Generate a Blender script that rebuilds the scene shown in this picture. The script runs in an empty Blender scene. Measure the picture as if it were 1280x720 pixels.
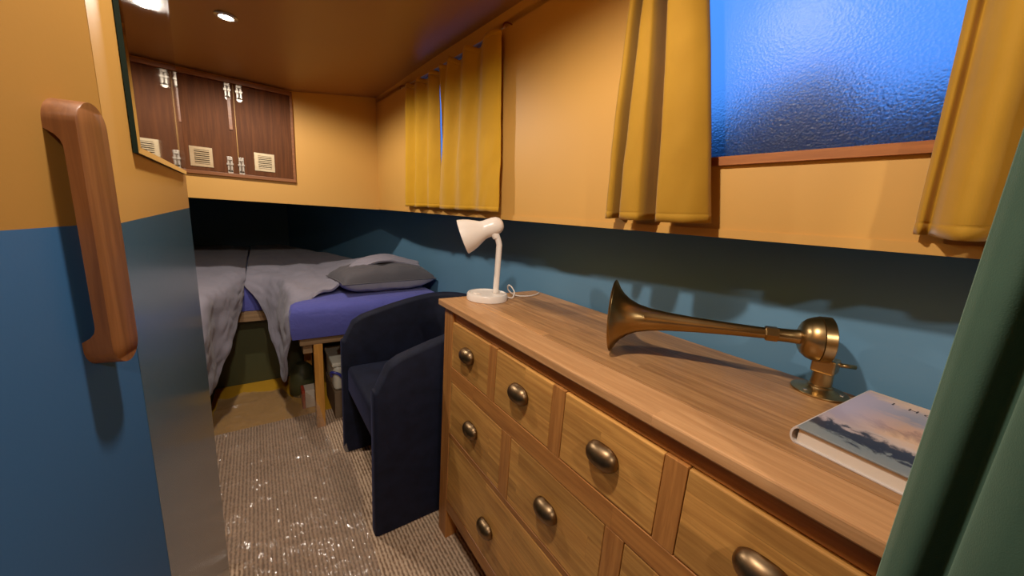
import bpy, bmesh, math, random
from mathutils import Vector, Matrix, noise
random.seed(7)
scene = bpy.context.scene
COL = scene.collection
CAMH = 1.137
PI = math.pi

# ------------------------------------------------------------------ helpers
def s2l(c):
    return c / 12.92 if c <= 0.04045 else ((c + 0.055) / 1.055) ** 2.4
def rgb(r, g, b):
    return (s2l(r / 255), s2l(g / 255), s2l(b / 255), 1.0)

def tag(o, label=None, cat=None, group=None, kind=None):
    if label: o['label'] = label
    if cat: o['category'] = cat
    if group: o['group'] = group
    if kind: o['kind'] = kind
    return o

def empty(name, loc=(0, 0, 0), rz=0.0):
    o = bpy.data.objects.new(name, None)
    o.location = loc
    o.rotation_euler = (0, 0, rz)
    o.empty_display_size = 0.05
    COL.objects.link(o)
    return o

def thing(name, label, cat, loc=(0, 0, 0), rz=0.0, group=None):
    return tag(empty(name, loc, rz), label, cat, group)

def link(name, me, mat, parent=None, smooth=False):
    o = bpy.data.objects.new(name, me)
    COL.objects.link(o)
    if mat is not None:
        for m in (mat if isinstance(mat, (list, tuple)) else [mat]):
            me.materials.append(m)
    if smooth:
        for p in me.polygons: p.use_smooth = True
    if parent is not None:
        o.parent = parent
        # geometry is written in world coordinates: undo the parents' placement
        m = Matrix.Identity(4)
        chain = []
        q = parent
        while q is not None:
            chain.append(q); q = q.parent
        for q in reversed(chain):
            m = m @ q.matrix_parent_inverse @ Matrix.LocRotScale(q.location, q.rotation_euler, q.scale)
        o.matrix_parent_inverse = m.inverted()
    return o

def mesh(name, verts, faces):
    me = bpy.data.meshes.new(name)
    me.from_pydata([tuple(v) for v in verts], [], faces)
    me.update()
    return me

def bm_obj(name, bm, mat, parent=None, smooth=False):
    bmesh.ops.recalc_face_normals(bm, faces=bm.faces)
    me = bpy.data.meshes.new(name)
    bm.to_mesh(me); bm.free()
    return link(name, me, mat, parent, smooth)

def add_box(bm, x0, x1, y0, y1, z0, z1, bev=0.0, seg=2):
    vs = [bm.verts.new((x, y, z)) for x in (x0, x1) for y in (y0, y1) for z in (z0, z1)]
    idx = [(0, 1, 3, 2), (4, 6, 7, 5), (0, 4, 5, 1), (2, 3, 7, 6), (0, 2, 6, 4), (1, 5, 7, 3)]
    fs = [bm.faces.new([vs[i] for i in f]) for f in idx]
    if bev > 0:
        es = list({e for f in fs for e in f.edges})
        bmesh.ops.bevel(bm, geom=es, offset=bev, segments=seg, profile=0.5, affect='EDGES')
    return vs

def box(name, x0, x1, y0, y1, z0, z1, mat, parent=None, bev=0.0, seg=2):
    bm = bmesh.new()
    add_box(bm, x0, x1, y0, y1, z0, z1, bev, seg)
    return bm_obj(name, bm, mat, parent)

def frame_of(axis):
    a = Vector(axis).normalized()
    up = Vector((0, 0, 1)) if abs(a.z) < 0.9 else Vector((1, 0, 0))
    u = a.cross(up).normalized(); v = a.cross(u).normalized()
    return a, u, v

def add_lathe(bm, origin, axis, prof, n=32, caps=True):
    """prof: list of (t, r) along the axis"""
    a, u, v = frame_of(axis); o = Vector(origin)
    rings = []
    for t, r in prof:
        c = o + a * t
        if r < 1e-6:
            rings.append([bm.verts.new(c)])
        else:
            rings.append([bm.verts.new(c + (u * math.cos(2 * PI * k / n) + v * math.sin(2 * PI * k / n)) * r) for k in range(n)])
    for A, B in zip(rings, rings[1:]):
        if len(A) == 1 and len(B) == 1: continue
        for k in range(n):
            k2 = (k + 1) % n
            if len(A) == 1: bm.faces.new((A[0], B[k], B[k2]))
            elif len(B) == 1: bm.faces.new((A[k], B[0], A[k2]))
            else: bm.faces.new((A[k], B[k], B[k2], A[k2]))
    if caps:
        for R_ in (rings[0], rings[-1]):
            if len(R_) > 1: bm.faces.new(R_)

def lathe(name, origin, axis, prof, mat, parent=None, n=32, smooth=True, caps=True):
    bm = bmesh.new(); add_lathe(bm, origin, axis, prof, n, caps)
    o = bm_obj(name, bm, mat, parent, smooth)
    if smooth: sharp(o)
    return o

def sharp(o, ang=40):
    """mark edges sharper than ang as sharp, so smooth shading keeps corners"""
    me = o.data
    bm = bmesh.new(); bm.from_mesh(me)
    for e in bm.edges:
        if len(e.link_faces) == 2 and e.calc_face_angle(0) > math.radians(ang): e.smooth = False
    for f in bm.faces: f.smooth = True
    bm.to_mesh(me); bm.free()

def catmull(pts, n):
    """n samples through a list of vectors"""
    P = [Vector(p) for p in pts]
    out = []
    m = len(P) - 1
    for i in range(n):
        t = i / (n - 1) * m
        k = min(int(t), m - 1); f = t - k
        p1, p2 = P[k], P[k + 1]
        p0 = P[k - 1] if k > 0 else p1 * 2 - p2
        p3 = P[k + 2] if k + 2 <= m else p2 * 2 - p1
        out.append(0.5 * ((2 * p1) + (p2 - p0) * f + (2 * p0 - 5 * p1 + 4 * p2 - p3) * f * f + (3 * p1 - p0 - 3 * p2 + p3) * f ** 3))
    return out

def add_tube(bm, pts, r, n=12, samples=None, caps=True):
    P = catmull(pts, samples or max(2, len(pts) * 6)) if len(pts) > 2 else [Vector(p) for p in pts]
    rad = r if callable(r) else (lambda s: r)
    rings = []; u = None
    for i, p in enumerate(P):
        d = (P[min(i + 1, len(P) - 1)] - P[max(i - 1, 0)]).normalized()
        if u is None: _, u, _ = frame_of(d)
        u = (u - d * u.dot(d)).normalized(); v = d.cross(u)
        rr = rad(i / (len(P) - 1))
        rings.append([bm.verts.new(p + (u * math.cos(2 * PI * k / n) + v * math.sin(2 * PI * k / n)) * rr) for k in range(n)])
    for A, B in zip(rings, rings[1:]):
        for k in range(n): bm.faces.new((A[k], B[k], B[(k + 1) % n], A[(k + 1) % n]))
    if caps:
        bm.faces.new(rings[0]); bm.faces.new(list(reversed(rings[-1])))

def tube(name, pts, r, mat, parent=None, n=12, samples=None):
    bm = bmesh.new(); add_tube(bm, pts, r, n, samples)
    return bm_obj(name, bm, mat, parent, True)

def grid_mesh(name, rows):
    nr, nc = len(rows), len(rows[0])
    verts = [p for r in rows for p in r]
    faces = [(i * nc + j, i * nc + j + 1, (i + 1) * nc + j + 1, (i + 1) * nc + j) for i in range(nr - 1) for j in range(nc - 1)]
    return mesh(name, verts, faces)

def surface(rows, nr, nc):
    """bicubic patch through control rows"""
    cols = [catmull(r, nc) for r in rows]
    return [list(c) for c in zip(*[catmull([cols[i][j] for i in range(len(rows))], nr) for j in range(nc)])]

def solidify(o, t, offset=0.0):
    m = o.modifiers.new('thickness', 'SOLIDIFY'); m.thickness = t; m.offset = offset
    return o
def subsurf(o, l=1):
    m = o.modifiers.new('smooth', 'SUBSURF'); m.levels = l; m.render_levels = l
    return o

# ------------------------------------------------------------------ materials
def new_mat(name):
    m = bpy.data.materials.new(name); m.use_nodes = True
    nt = m.node_tree
    return m, nt, nt.nodes['Principled BSDF'], nt.nodes['Material Output']

def N(nt, t, **k):
    n = nt.nodes.new(t)
    for a, v in k.items():
        if a.startswith('in_'):
            key = a[3:]
            key = int(key) if key.isdigit() else key.replace('_', ' ')
            n.inputs[key].default_value = v
        else: setattr(n, a, v)
    return n

def mixc(nt, fac, a, b, blend='MIX'):
    n = nt.nodes.new('ShaderNodeMix'); n.data_type = 'RGBA'; n.blend_type = blend
    for sock, v in ((n.inputs[0], fac), (n.inputs[6], a), (n.inputs[7], b)):
        if hasattr(v, 'is_output') or isinstance(v, bpy.types.NodeSocket): nt.links.new(v, sock)
        else: sock.default_value = v
    return n.outputs[2]

def ramp(nt, fac, stops):
    n = nt.nodes.new('ShaderNodeValToRGB')
    el = n.color_ramp.elements
    while len(el) < len(stops): el.new(0.5)
    for e, (p, c) in zip(el, stops): e.position = p; e.color = c
    nt.links.new(fac, n.inputs[0])
    return n.outputs[0]

def coords(nt, scale=(1, 1, 1), rot=(0, 0, 0), loc=(0, 0, 0)):
    tc = nt.nodes.new('ShaderNodeTexCoord')
    mp = N(nt, 'ShaderNodeMapping')
    mp.inputs['Scale'].default_value = scale; mp.inputs['Rotation'].default_value = rot; mp.inputs['Location'].default_value = loc
    nt.links.new(tc.outputs['Object'], mp.inputs['Vector'])
    return mp.outputs[0]

def noise_tex(nt, vec, scale, detail=4, rough=0.55, dist=0.0):
    n = N(nt, 'ShaderNodeTexNoise'); n.inputs['Scale'].default_value = scale
    n.inputs['Detail'].default_value = detail; n.inputs['Roughness'].default_value = rough; n.inputs['Distortion'].default_value = dist
    nt.links.new(vec, n.inputs['Vector'])
    return n.outputs['Fac']

def bump(nt, p, h, strength=0.2, dist=0.002):
    b = N(nt, 'ShaderNodeBump'); b.inputs['Strength'].default_value = strength; b.inputs['Distance'].default_value = dist
    nt.links.new(h, b.inputs['Height']); nt.links.new(b.outputs[0], p.inputs['Normal'])
    return b

def paint(name, c, rough=0.5, var=0.06, bs=0.08, spec=0.4, sc=220):
    m, nt, p, out = new_mat(name)
    v = coords(nt)
    f = noise_tex(nt, v, 2.5, 3)
    d = tuple(x * (1 - var * 2) for x in c[:3]) + (1,)
    nt.links.new(mixc(nt, f, d, c), p.inputs['Base Color'])
    p.inputs['Roughness'].default_value = rough; p.inputs['Specular IOR Level'].default_value = spec
    bump(nt, p, noise_tex(nt, v, sc, 2), bs, 0.001)
    return m

def two_tone(name, up, low, zsplit, rough_up, rough_low, spec_low=0.5):
    """painted panel: yellow over blue, split at a world height"""
    m, nt, p, out = new_mat(name)
    v = coords(nt)
    sep = N(nt, 'ShaderNodeSeparateXYZ'); nt.links.new(v, sep.inputs[0])
    gt = N(nt, 'ShaderNodeMath', operation='GREATER_THAN'); gt.inputs[1].default_value = zsplit
    nt.links.new(sep.outputs[2], gt.inputs[0])
    f = noise_tex(nt, v, 3, 3)
    u2 = tuple(x * 0.88 for x in up[:3]) + (1,); l2 = tuple(x * 0.85 for x in low[:3]) + (1,)
    nt.links.new(mixc(nt, gt.outputs[0], mixc(nt, f, l2, low), mixc(nt, f, u2, up)), p.inputs['Base Color'])
    mr = N(nt, 'ShaderNodeMapRange'); mr.inputs['To Min'].default_value = rough_low; mr.inputs['To Max'].default_value = rough_up
    nt.links.new(gt.outputs[0], mr.inputs['Value']); nt.links.new(mr.outputs[0], p.inputs['Roughness'])
    ms = N(nt, 'ShaderNodeMapRange'); ms.inputs['To Min'].default_value = spec_low; ms.inputs['To Max'].default_value = 0.25
    nt.links.new(gt.outputs[0], ms.inputs['Value']); nt.links.new(ms.outputs[0], p.inputs['Specular IOR Level'])
    bump(nt, p, noise_tex(nt, v, 240, 2), 0.06, 0.001)
    return m

def wood(name, light, dark, grain='Y', staves=None, rough=0.42, grain_scale=1.0, knots=True, dirs=None, tone=0.5, spec=0.4):
    """grain: axis the fibres run along.  staves=(width, length) of glued strips; dirs: axis across the strips"""
    m, nt, p, out = new_mat(name)
    tc = nt.nodes.new('ShaderNodeTexCoord')
    sep = N(nt, 'ShaderNodeSeparateXYZ'); nt.links.new(tc.outputs['Object'], sep.inputs[0])
    ax = {'X': 0, 'Y': 1, 'Z': 2}
    g = ax[grain]
    others = [k for k in (0, 1, 2) if k != g]
    across = ax[dirs] if dirs else others[1]
    third = [k for k in others if k != across][0]
    base = N(nt, 'ShaderNodeCombineXYZ')
    nt.links.new(sep.outputs[g], base.inputs[0]); nt.links.new(sep.outputs[across], base.inputs[1]); nt.links.new(sep.outputs[third], base.inputs[2])
    vec = base.outputs[0]
    tint = None
    if staves:
        br = N(nt, 'ShaderNodeTexBrick')
        br.offset = 0.37; br.offset_frequency = 2; br.squash = 1.0
        br.inputs['Scale'].default_value = 1.0
        br.inputs['Brick Width'].default_value = staves[1]; br.inputs['Row Height'].default_value = staves[0]
        br.inputs['Mortar Size'].default_value = 0.0004; br.inputs['Mortar Smooth'].default_value = 0.2
        br.inputs['Bias'].default_value = 0.0
        br.inputs['Color1'].default_value = (0, 0, 0, 1); br.inputs['Color2'].default_value = (1, 1, 1, 1); br.inputs['Mortar'].default_value = (0.25, 0.25, 0.25, 1)
        nt.links.new(vec, br.inputs['Vector'])
        tint = br.outputs['Color']
        # shift the grain for every stave
        sh = N(nt, 'ShaderNodeVectorMath', operation='SCALE'); sh.inputs['Scale'].default_value = 7.3
        nt.links.new(tint, sh.inputs[0])
        ad = N(nt, 'ShaderNodeVectorMath', operation='ADD'); nt.links.new(vec, ad.inputs[0]); nt.links.new(sh.outputs[0], ad.inputs[1])
        vec = ad.outputs[0]
    mp = N(nt, 'ShaderNodeMapping'); mp.inputs['Scale'].default_value = (3.0 * grain_scale, 55 * grain_scale, 55 * grain_scale)
    nt.links.new(vec, mp.inputs['Vector'])
    fine = noise_tex(nt, mp.outputs[0], 1.6, 6, 0.65, 0.4)
    mp2 = N(nt, 'ShaderNodeMapping'); mp2.inputs['Scale'].default_value = (1.6 * grain_scale, 13 * grain_scale, 13 * grain_scale)
    nt.links.new(vec, mp2.inputs['Vector'])
    broad = noise_tex(nt, mp2.outputs[0], 1.3, 4, 0.6, 1.6)
    mid = tuple((a + b) / 2 for a, b in zip(light[:3], dark[:3])) + (1,)
    c = ramp(nt, broad, [(0.32, mid), (0.55, light), (0.75, mid)])
    c = mixc(nt, 0.65, c, ramp(nt, fine, [(0.34, dark), (0.50, mid), (0.60, light), (0.8, light)]))
    if tint is not None:
        mr = N(nt, 'ShaderNodeMapRange'); mr.inputs['To Min'].default_value = 1.0 - 0.42 * tone; mr.inputs['To Max'].default_value = 1.0 + 0.22 * tone
        nt.links.new(tint, mr.inputs['Value'])
        cm = N(nt, 'ShaderNodeCombineColor')
        for k in range(3): nt.links.new(mr.outputs[0], cm.inputs[k])
        c = mixc(nt, 1.0, c, cm.outputs[0], 'MULTIPLY')
    if knots:
        mp3 = N(nt, 'ShaderNodeMapping'); mp3.inputs['Scale'].default_value = (5, 16, 16); nt.links.new(vec, mp3.inputs['Vector'])
        kn = noise_tex(nt, mp3.outputs[0], 1.1, 2, 0.5)
        kr = ramp(nt, kn, [(0.0, (0, 0, 0, 1)), (0.68, (0, 0, 0, 1)), (0.8, (1, 1, 1, 1))])
        kd = tuple(x * 0.35 for x in dark[:3]) + (1,)
        kf = N(nt, 'ShaderNodeMath', operation='MULTIPLY'); kf.inputs[1].default_value = 0.55; nt.links.new(kr, kf.inputs[0])
        c = mixc(nt, kf.outputs[0], c, kd)
    nt.links.new(c, p.inputs['Base Color'])
    p.inputs['Roughness'].default_value = rough; p.inputs['Specular IOR Level'].default_value = spec
    bump(nt, p, fine, 0.12, 0.001)
    return m

def cloth(name, c, c2=None, rough=0.85, sheen=0.3, weave=900, bs=0.15, wr=0.0, sheen_tint=None, sheen_rough=0.4, var_scale=14):
    m, nt, p, out = new_mat(name)
    v = coords(nt)
    c2 = c2 or tuple(x * 0.8 for x in c[:3]) + (1,)
    nt.links.new(mixc(nt, noise_tex(nt, v, var_scale, 4), c2, c), p.inputs['Base Color'])
    p.inputs['Roughness'].default_value = rough
    p.inputs['Specular IOR Level'].default_value = 0.2
    p.inputs['Sheen Weight'].default_value = sheen; p.inputs['Sheen Roughness'].default_value = sheen_rough
    if sheen_tint: p.inputs['Sheen Tint'].default_value = sheen_tint
    h = noise_tex(nt, v, weave, 1)
    if wr > 0:
        w = noise_tex(nt, v, 22, 4, 0.55, 1.2)
        a = N(nt, 'ShaderNodeMath', operation='MULTIPLY_ADD'); a.inputs[1].default_value = wr
        nt.links.new(w, a.inputs[0]); nt.links.new(h, a.inputs[2]); h = a.outputs[0]
    bump(nt, p, h, bs, 0.003)
    return m

def metal(name, c, rough=0.3, c2=None, sc=40, metallic=1.0):
    m, nt, p, out = new_mat(name)
    v = coords(nt)
    nt.links.new(mixc(nt, noise_tex(nt, v, sc, 4), c2 or tuple(x * 0.7 for x in c[:3]) + (1,), c), p.inputs['Base Color'])
    p.inputs['Metallic'].default_value = metallic; p.inputs['Roughness'].default_value = rough
    return m

def plain(name, c, rough=0.5, spec=0.5, var=0.05, coat=0.0):
    m, nt, p, out = new_mat(name)
    v = coords(nt)
    nt.links.new(mixc(nt, noise_tex(nt, v, 20, 2), tuple(x * (1 - var) for x in c[:3]) + (1,), c), p.inputs['Base Color'])
    p.inputs['Roughness'].default_value = rough; p.inputs['Specular IOR Level'].default_value = spec
    p.inputs['Coat Weight'].default_value = coat
    return m

YEL = rgb(205, 151, 71)
M = {}
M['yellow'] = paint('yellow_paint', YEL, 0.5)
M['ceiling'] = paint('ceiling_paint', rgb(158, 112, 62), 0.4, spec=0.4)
M['blue'] = paint('blue_paint', rgb(84, 128, 160), 0.55)
M['teal'] = paint('teal_paint', rgb(52, 88, 112), 0.6)
M['left'] = two_tone('yellow_over_blue', YEL, rgb(72, 104, 128), 1.104, 0.5, 0.22, 0.75)
M['door'] = two_tone('door_paint_shaded', rgb(166, 118, 52), rgb(46, 92, 142), 1.105, 0.55, 0.5, 0.35)  # upper yellow darkened: the shade on the door is put into its colour
M['oak_top'] = wood('oak_top', rgb(192, 140, 88), rgb(132, 86, 46), 'Y', (0.072, 0.62), 0.40, dirs='X', tone=1.0)
M['oak_strip'] = wood('oak_strip', rgb(210, 156, 104), rgb(174, 120, 72), 'Y', (0.5, 0.42), 0.40, dirs='X', tone=0.4)
M['oak_front'] = wood('oak_front', rgb(206, 148, 74), rgb(150, 94, 42), 'Y', (0.055, 0.36), 0.42, dirs='Z', tone=0.7)
M['oak_frame'] = wood('oak_frame', rgb(180, 118, 58), rgb(130, 76, 34), 'Z', None, 0.42, dirs='Y', knots=False)
M['oak_rail'] = wood('oak_rail', rgb(178, 116, 56), rgb(128, 74, 34), 'Y', (0.3, 0.5), 0.42, dirs='Z', knots=False)
M['handle_wood'] = wood('handle_wood', rgb(130, 80, 42), rgb(90, 50, 24), 'Z', None, 0.45, 1.4, knots=False)
M['mahogany'] = wood('mahogany', rgb(92, 50, 22), rgb(58, 29, 12), 'Z', None, 0.6, 0.7, knots=False, spec=0.12)
M['mahogany_trim'] = wood('mahogany_trim', rgb(138, 82, 40), rgb(96, 52, 26), 'X', None, 0.4, 0.8, knots=False)
M['sill_wood'] = wood('sill_wood', rgb(164, 96, 48), rgb(120, 66, 32), 'Y', None, 0.35, knots=False)
M['pine'] = wood('pine', rgb(214, 150, 66), rgb(176, 112, 44), 'Z', None, 0.5, knots=False)
M['ply'] = wood('ply', rgb(150, 118, 84), rgb(110, 82, 56), 'X', None, 0.6, knots=False)
M['mustard'] = cloth('mustard_cotton', rgb(196, 144, 20), rgb(180, 128, 14), 0.8, 0.15, 1400, 0.1)
M['mustard_lamp_tint'] = cloth('mustard_cotton_lamp_tint', rgb(170, 124, 28), rgb(150, 106, 20), 0.8, 0.2, 1400, 0.1)  # same mustard cotton as the far pair; lamplight tone put into the colour
M['green'] = cloth('green_velvet', rgb(46, 72, 58), rgb(34, 56, 45), 0.7, 0.7, 900, 0.12, sheen_tint=rgb(130, 160, 140), sheen_rough=0.45)
M['navy'] = cloth('navy_velvet', rgb(24, 30, 52), rgb(4, 6, 16), 0.75, 0.35, 500, 0.1, wr=1.5, sheen_tint=rgb(52, 60, 100), sheen_rough=0.35, var_scale=22)
M['duvet'] = cloth('grey_cotton', rgb(142, 139, 154), rgb(128, 125, 140), 0.9, 0.1, 1000, 0.28, wr=3.0)
M['sheet'] = cloth('blue_cotton', rgb(84, 88, 172), rgb(72, 76, 156), 0.85, 0.15, 1000, 0.4, wr=5.0)
M['pillow'] = cloth('charcoal_cotton', rgb(88, 86, 92), rgb(76, 75, 82), 0.9, 0.1, 1000, 0.3, wr=3.0)
M['pillow2'] = cloth('pale_grey_cotton', rgb(168, 164, 168), rgb(150, 146, 152), 0.9, 0.1, 1000, 0.3, wr=3.0)
M['white'] = plain('white_enamel', rgb(236, 226, 216), 0.28, 0.5, 0.01)
M['cord'] = plain('white_cord', rgb(225, 215, 205), 0.5)
M['brass'] = metal('aged_brass', rgb(184, 154, 104), 0.3, rgb(138, 108, 64), 18)
M['brass_dark'] = metal('bronze_bell_mouth', rgb(110, 74, 34), 0.35, rgb(70, 46, 22), 25)
M['cup'] = metal('antique_pewter_brass', rgb(150, 124, 92), 0.36, rgb(82, 62, 42), 60)
M['chrome'] = metal('chrome', rgb(200, 192, 180), 0.4, rgb(130, 124, 116), 300)
M['chrome_plate'] = metal('vent_plate', rgb(214, 200, 170), 0.35, rgb(180, 160, 124))
M['black'] = plain('black_plastic', rgb(18, 18, 18), 0.4)
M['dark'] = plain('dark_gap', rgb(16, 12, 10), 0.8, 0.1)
M['olive'] = paint('olive_paint', rgb(64, 66, 40), 0.5)
M['yellow_floor'] = paint('yellow_floor_paint', rgb(206, 150, 36), 0.5, 0.12, 0.3, sc=60)
M['paper'] = plain('page_block', rgb(226, 212, 196), 0.8, 0.2, 0.06)
M['tub'] = plain('white_plastic', rgb(206, 200, 184), 0.4, 0.4)
M['cobalt'] = plain('blue_plastic', rgb(46, 52, 150), 0.35)
M['carton'] = plain('brown_card', rgb(120, 100, 80), 0.8, 0.1, 0.15)
M['redcard'] = plain('red_card', rgb(168, 60, 36), 0.6)
M['whitecard'] = plain('white_card', rgb(206, 190, 172), 0.7)
M['hook'] = metal('copper_hook', rgb(150, 92, 52), 0.4)
M['green_edge'] = plain('green_glass_edge', rgb(4, 18, 9), 0.5, 0.1)

def carpet_mat():
    m, nt, p, out = new_mat('ribbed_carpet')
    v = coords(nt)
    w = N(nt, 'ShaderNodeTexWave', wave_type='BANDS', bands_direction='X', wave_profile='SIN')
    w.inputs['Scale'].default_value = 26; w.inputs['Distortion'].default_value = 1.2; w.inputs['Detail'].default_value = 2; w.inputs['Detail Scale'].default_value = 3.0
    nt.links.new(v, w.inputs['Vector'])
    mp = N(nt, 'ShaderNodeMapping'); mp.inputs['Scale'].default_value = (160, 90, 160); nt.links.new(v, mp.inputs['Vector'])
    vo = N(nt, 'ShaderNodeTexVoronoi'); vo.inputs['Scale'].default_value = 1.0; nt.links.new(mp.outputs[0], vo.inputs['Vector'])
    f = N(nt, 'ShaderNodeMath', operation='MULTIPLY_ADD'); f.inputs[1].default_value = 0.55
    nt.links.new(w.outputs['Fac'], f.inputs[0])
    inv = N(nt, 'ShaderNodeMath', operation='MULTIPLY_ADD'); inv.inputs[1].default_value = -0.5; inv.inputs[2].default_value = 0.45
    nt.links.new(vo.outputs['Distance'], inv.inputs[0]); nt.links.new(inv.outputs[0], f.inputs[2])
    c = ramp(nt, f.outputs[0], [(0.18, rgb(92, 68, 52)), (0.45, rgb(180, 148, 120)), (0.8, rgb(216, 186, 158))])
    big = noise_tex(nt, v, 5, 3)
    c = mixc(nt, 0.25, c, ramp(nt, big, [(0.3, rgb(150, 120, 96)), (0.7, rgb(222, 190, 160))]))
    nt.links.new(c, p.inputs['Base Color']); p.inputs['Roughness'].default_value = 0.95; p.inputs['Specular IOR Level'].default_value = 0.1
    bump(nt, p, f.outputs[0], 0.8, 0.004)
    return m
M['carpet'] = carpet_mat()

def film_mat():
    m, nt, p, out = new_mat('polythene_film')
    nt.nodes.remove(p)
    v = coords(nt)
    tr = N(nt, 'ShaderNodeBsdfTransparent'); tr.inputs[0].default_value = (0.95, 0.93, 0.92, 1)
    gl = N(nt, 'ShaderNodeBsdfGlossy'); gl.inputs['Color'].default_value = (1, 1, 1, 1); gl.inputs['Roughness'].default_value = 0.16
    df = N(nt, 'ShaderNodeBsdfDiffuse'); df.inputs['Color'].default_value = rgb(190, 165, 145)
    b = N(nt, 'ShaderNodeBump'); b.inputs['Strength'].default_value = 1.0; b.inputs['Distance'].default_value = 0.02
    mpv = N(nt, 'ShaderNodeMapping'); mpv.inputs['Scale'].default_value = (1.5, 0.5, 1.0); mpv.inputs['Rotation'].default_value = (0, 0, 0.5); nt.links.new(v, mpv.inputs['Vector'])
    n1 = noise_tex(nt, mpv.outputs[0], 14, 1.5, 0.5, 2.2)
    # sharp crinkle ridges
    a = N(nt, 'ShaderNodeMath', operation='SUBTRACT'); a.inputs[1].default_value = 0.5; nt.links.new(n1, a.inputs[0])
    a2 = N(nt, 'ShaderNodeMath', operation='ABSOLUTE'); nt.links.new(a.outputs[0], a2.inputs[0])
    nt.links.new(a2.outputs[0], b.inputs['Height']); nt.links.new(b.outputs[0], gl.inputs['Normal'])
    mx = N(nt, 'ShaderNodeMixShader')
    lw = N(nt, 'ShaderNodeLayerWeight'); lw.inputs['Blend'].default_value = 0.35; nt.links.new(b.outputs[0], lw.inputs['Normal'])
    mul = N(nt, 'ShaderNodeMath', operation='MULTIPLY_ADD'); mul.inputs[1].default_value = 0.28; mul.inputs[2].default_value = 0.06; nt.links.new(lw.outputs['Fresnel'], mul.inputs[0])
    m2 = N(nt, 'ShaderNodeMixShader'); m2.inputs[0].default_value = 0.24
    nt.links.new(tr.outputs[0], m2.inputs[1]); nt.links.new(df.outputs[0], m2.inputs[2])
    nt.links.new(mul.outputs[0], mx.inputs[0]); nt.links.new(m2.outputs[0], mx.inputs[1]); nt.links.new(gl.outputs[0], mx.inputs[2])
    nt.links.new(mx.outputs[0], out.inputs[0])
    return m
M['film'] = film_mat()

def glass_mat():
    m, nt, p, out = new_mat('misted_glass')
    v = coords(nt)
    p.inputs['Transmission Weight'].default_value = 1.0; p.inputs['IOR'].default_value = 1.22
    p.inputs['Base Color'].default_value = (0.76, 0.90, 1, 1); p.inputs['Roughness'].default_value = 0.34; p.inputs['Specular IOR Level'].default_value = 0.04
    h = noise_tex(nt, v, 150, 3, 0.6)
    vo = N(nt, 'ShaderNodeTexVoronoi'); vo.inputs['Scale'].default_value = 260; nt.links.new(v, vo.inputs['Vector'])
    a = N(nt, 'ShaderNodeMath', operation='MULTIPLY_ADD'); a.inputs[1].default_value = 0.8; nt.links.new(vo.outputs['Distance'], a.inputs[0]); nt.links.new(h, a.inputs[2])
    # the droplets are heavier low on the pane
    sep = N(nt, 'ShaderNodeSeparateXYZ'); nt.links.new(v, sep.inputs[0])
    mr = N(nt, 'ShaderNodeMapRange'); mr.inputs['From Min'].default_value = 1.27; mr.inputs['From Max'].default_value = 1.5
    mr.inputs['To Min'].default_value = 0.28; mr.inputs['To Max'].default_value = 0.08; nt.links.new(sep.outputs[2], mr.inputs['Value'])
    b = bump(nt, p, a.outputs[0], 0.3, 0.003)
    nt.links.new(mr.outputs[0], b.inputs['Strength'])
    return m
M['glass'] = glass_mat()

def mirror_mat():
    m, nt, p, out = new_mat('mirror_silver')
    v = coords(nt, (1, 1, 0.25), (0.5, 0, 0))
    f = noise_tex(nt, v, 14, 4, 0.6, 1.0)
    nt.links.new(ramp(nt, f, [(0.3, (0.62, 0.6, 0.56, 1)), (0.8, (0.72, 0.70, 0.66, 1))]), p.inputs['Base Color'])
    p.inputs['Metallic'].default_value = 1.0
    nt.links.new(ramp(nt, f, [(0.35, (0.02,) * 3 + (1,)), (0.9, (0.05,) * 3 + (1,))]), p.inputs['Roughness'])
    return m
M['mirror'] = mirror_mat()

def emit_mat(name, c, s):
    m, nt, p, out = new_mat(name)
    p.inputs['Emission Color'].default_value = c; p.inputs['Emission Strength'].default_value = s
    return m
M['bulb'] = emit_mat('lit_bulb', (1, 0.86, 0.68, 1), 30)

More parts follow.
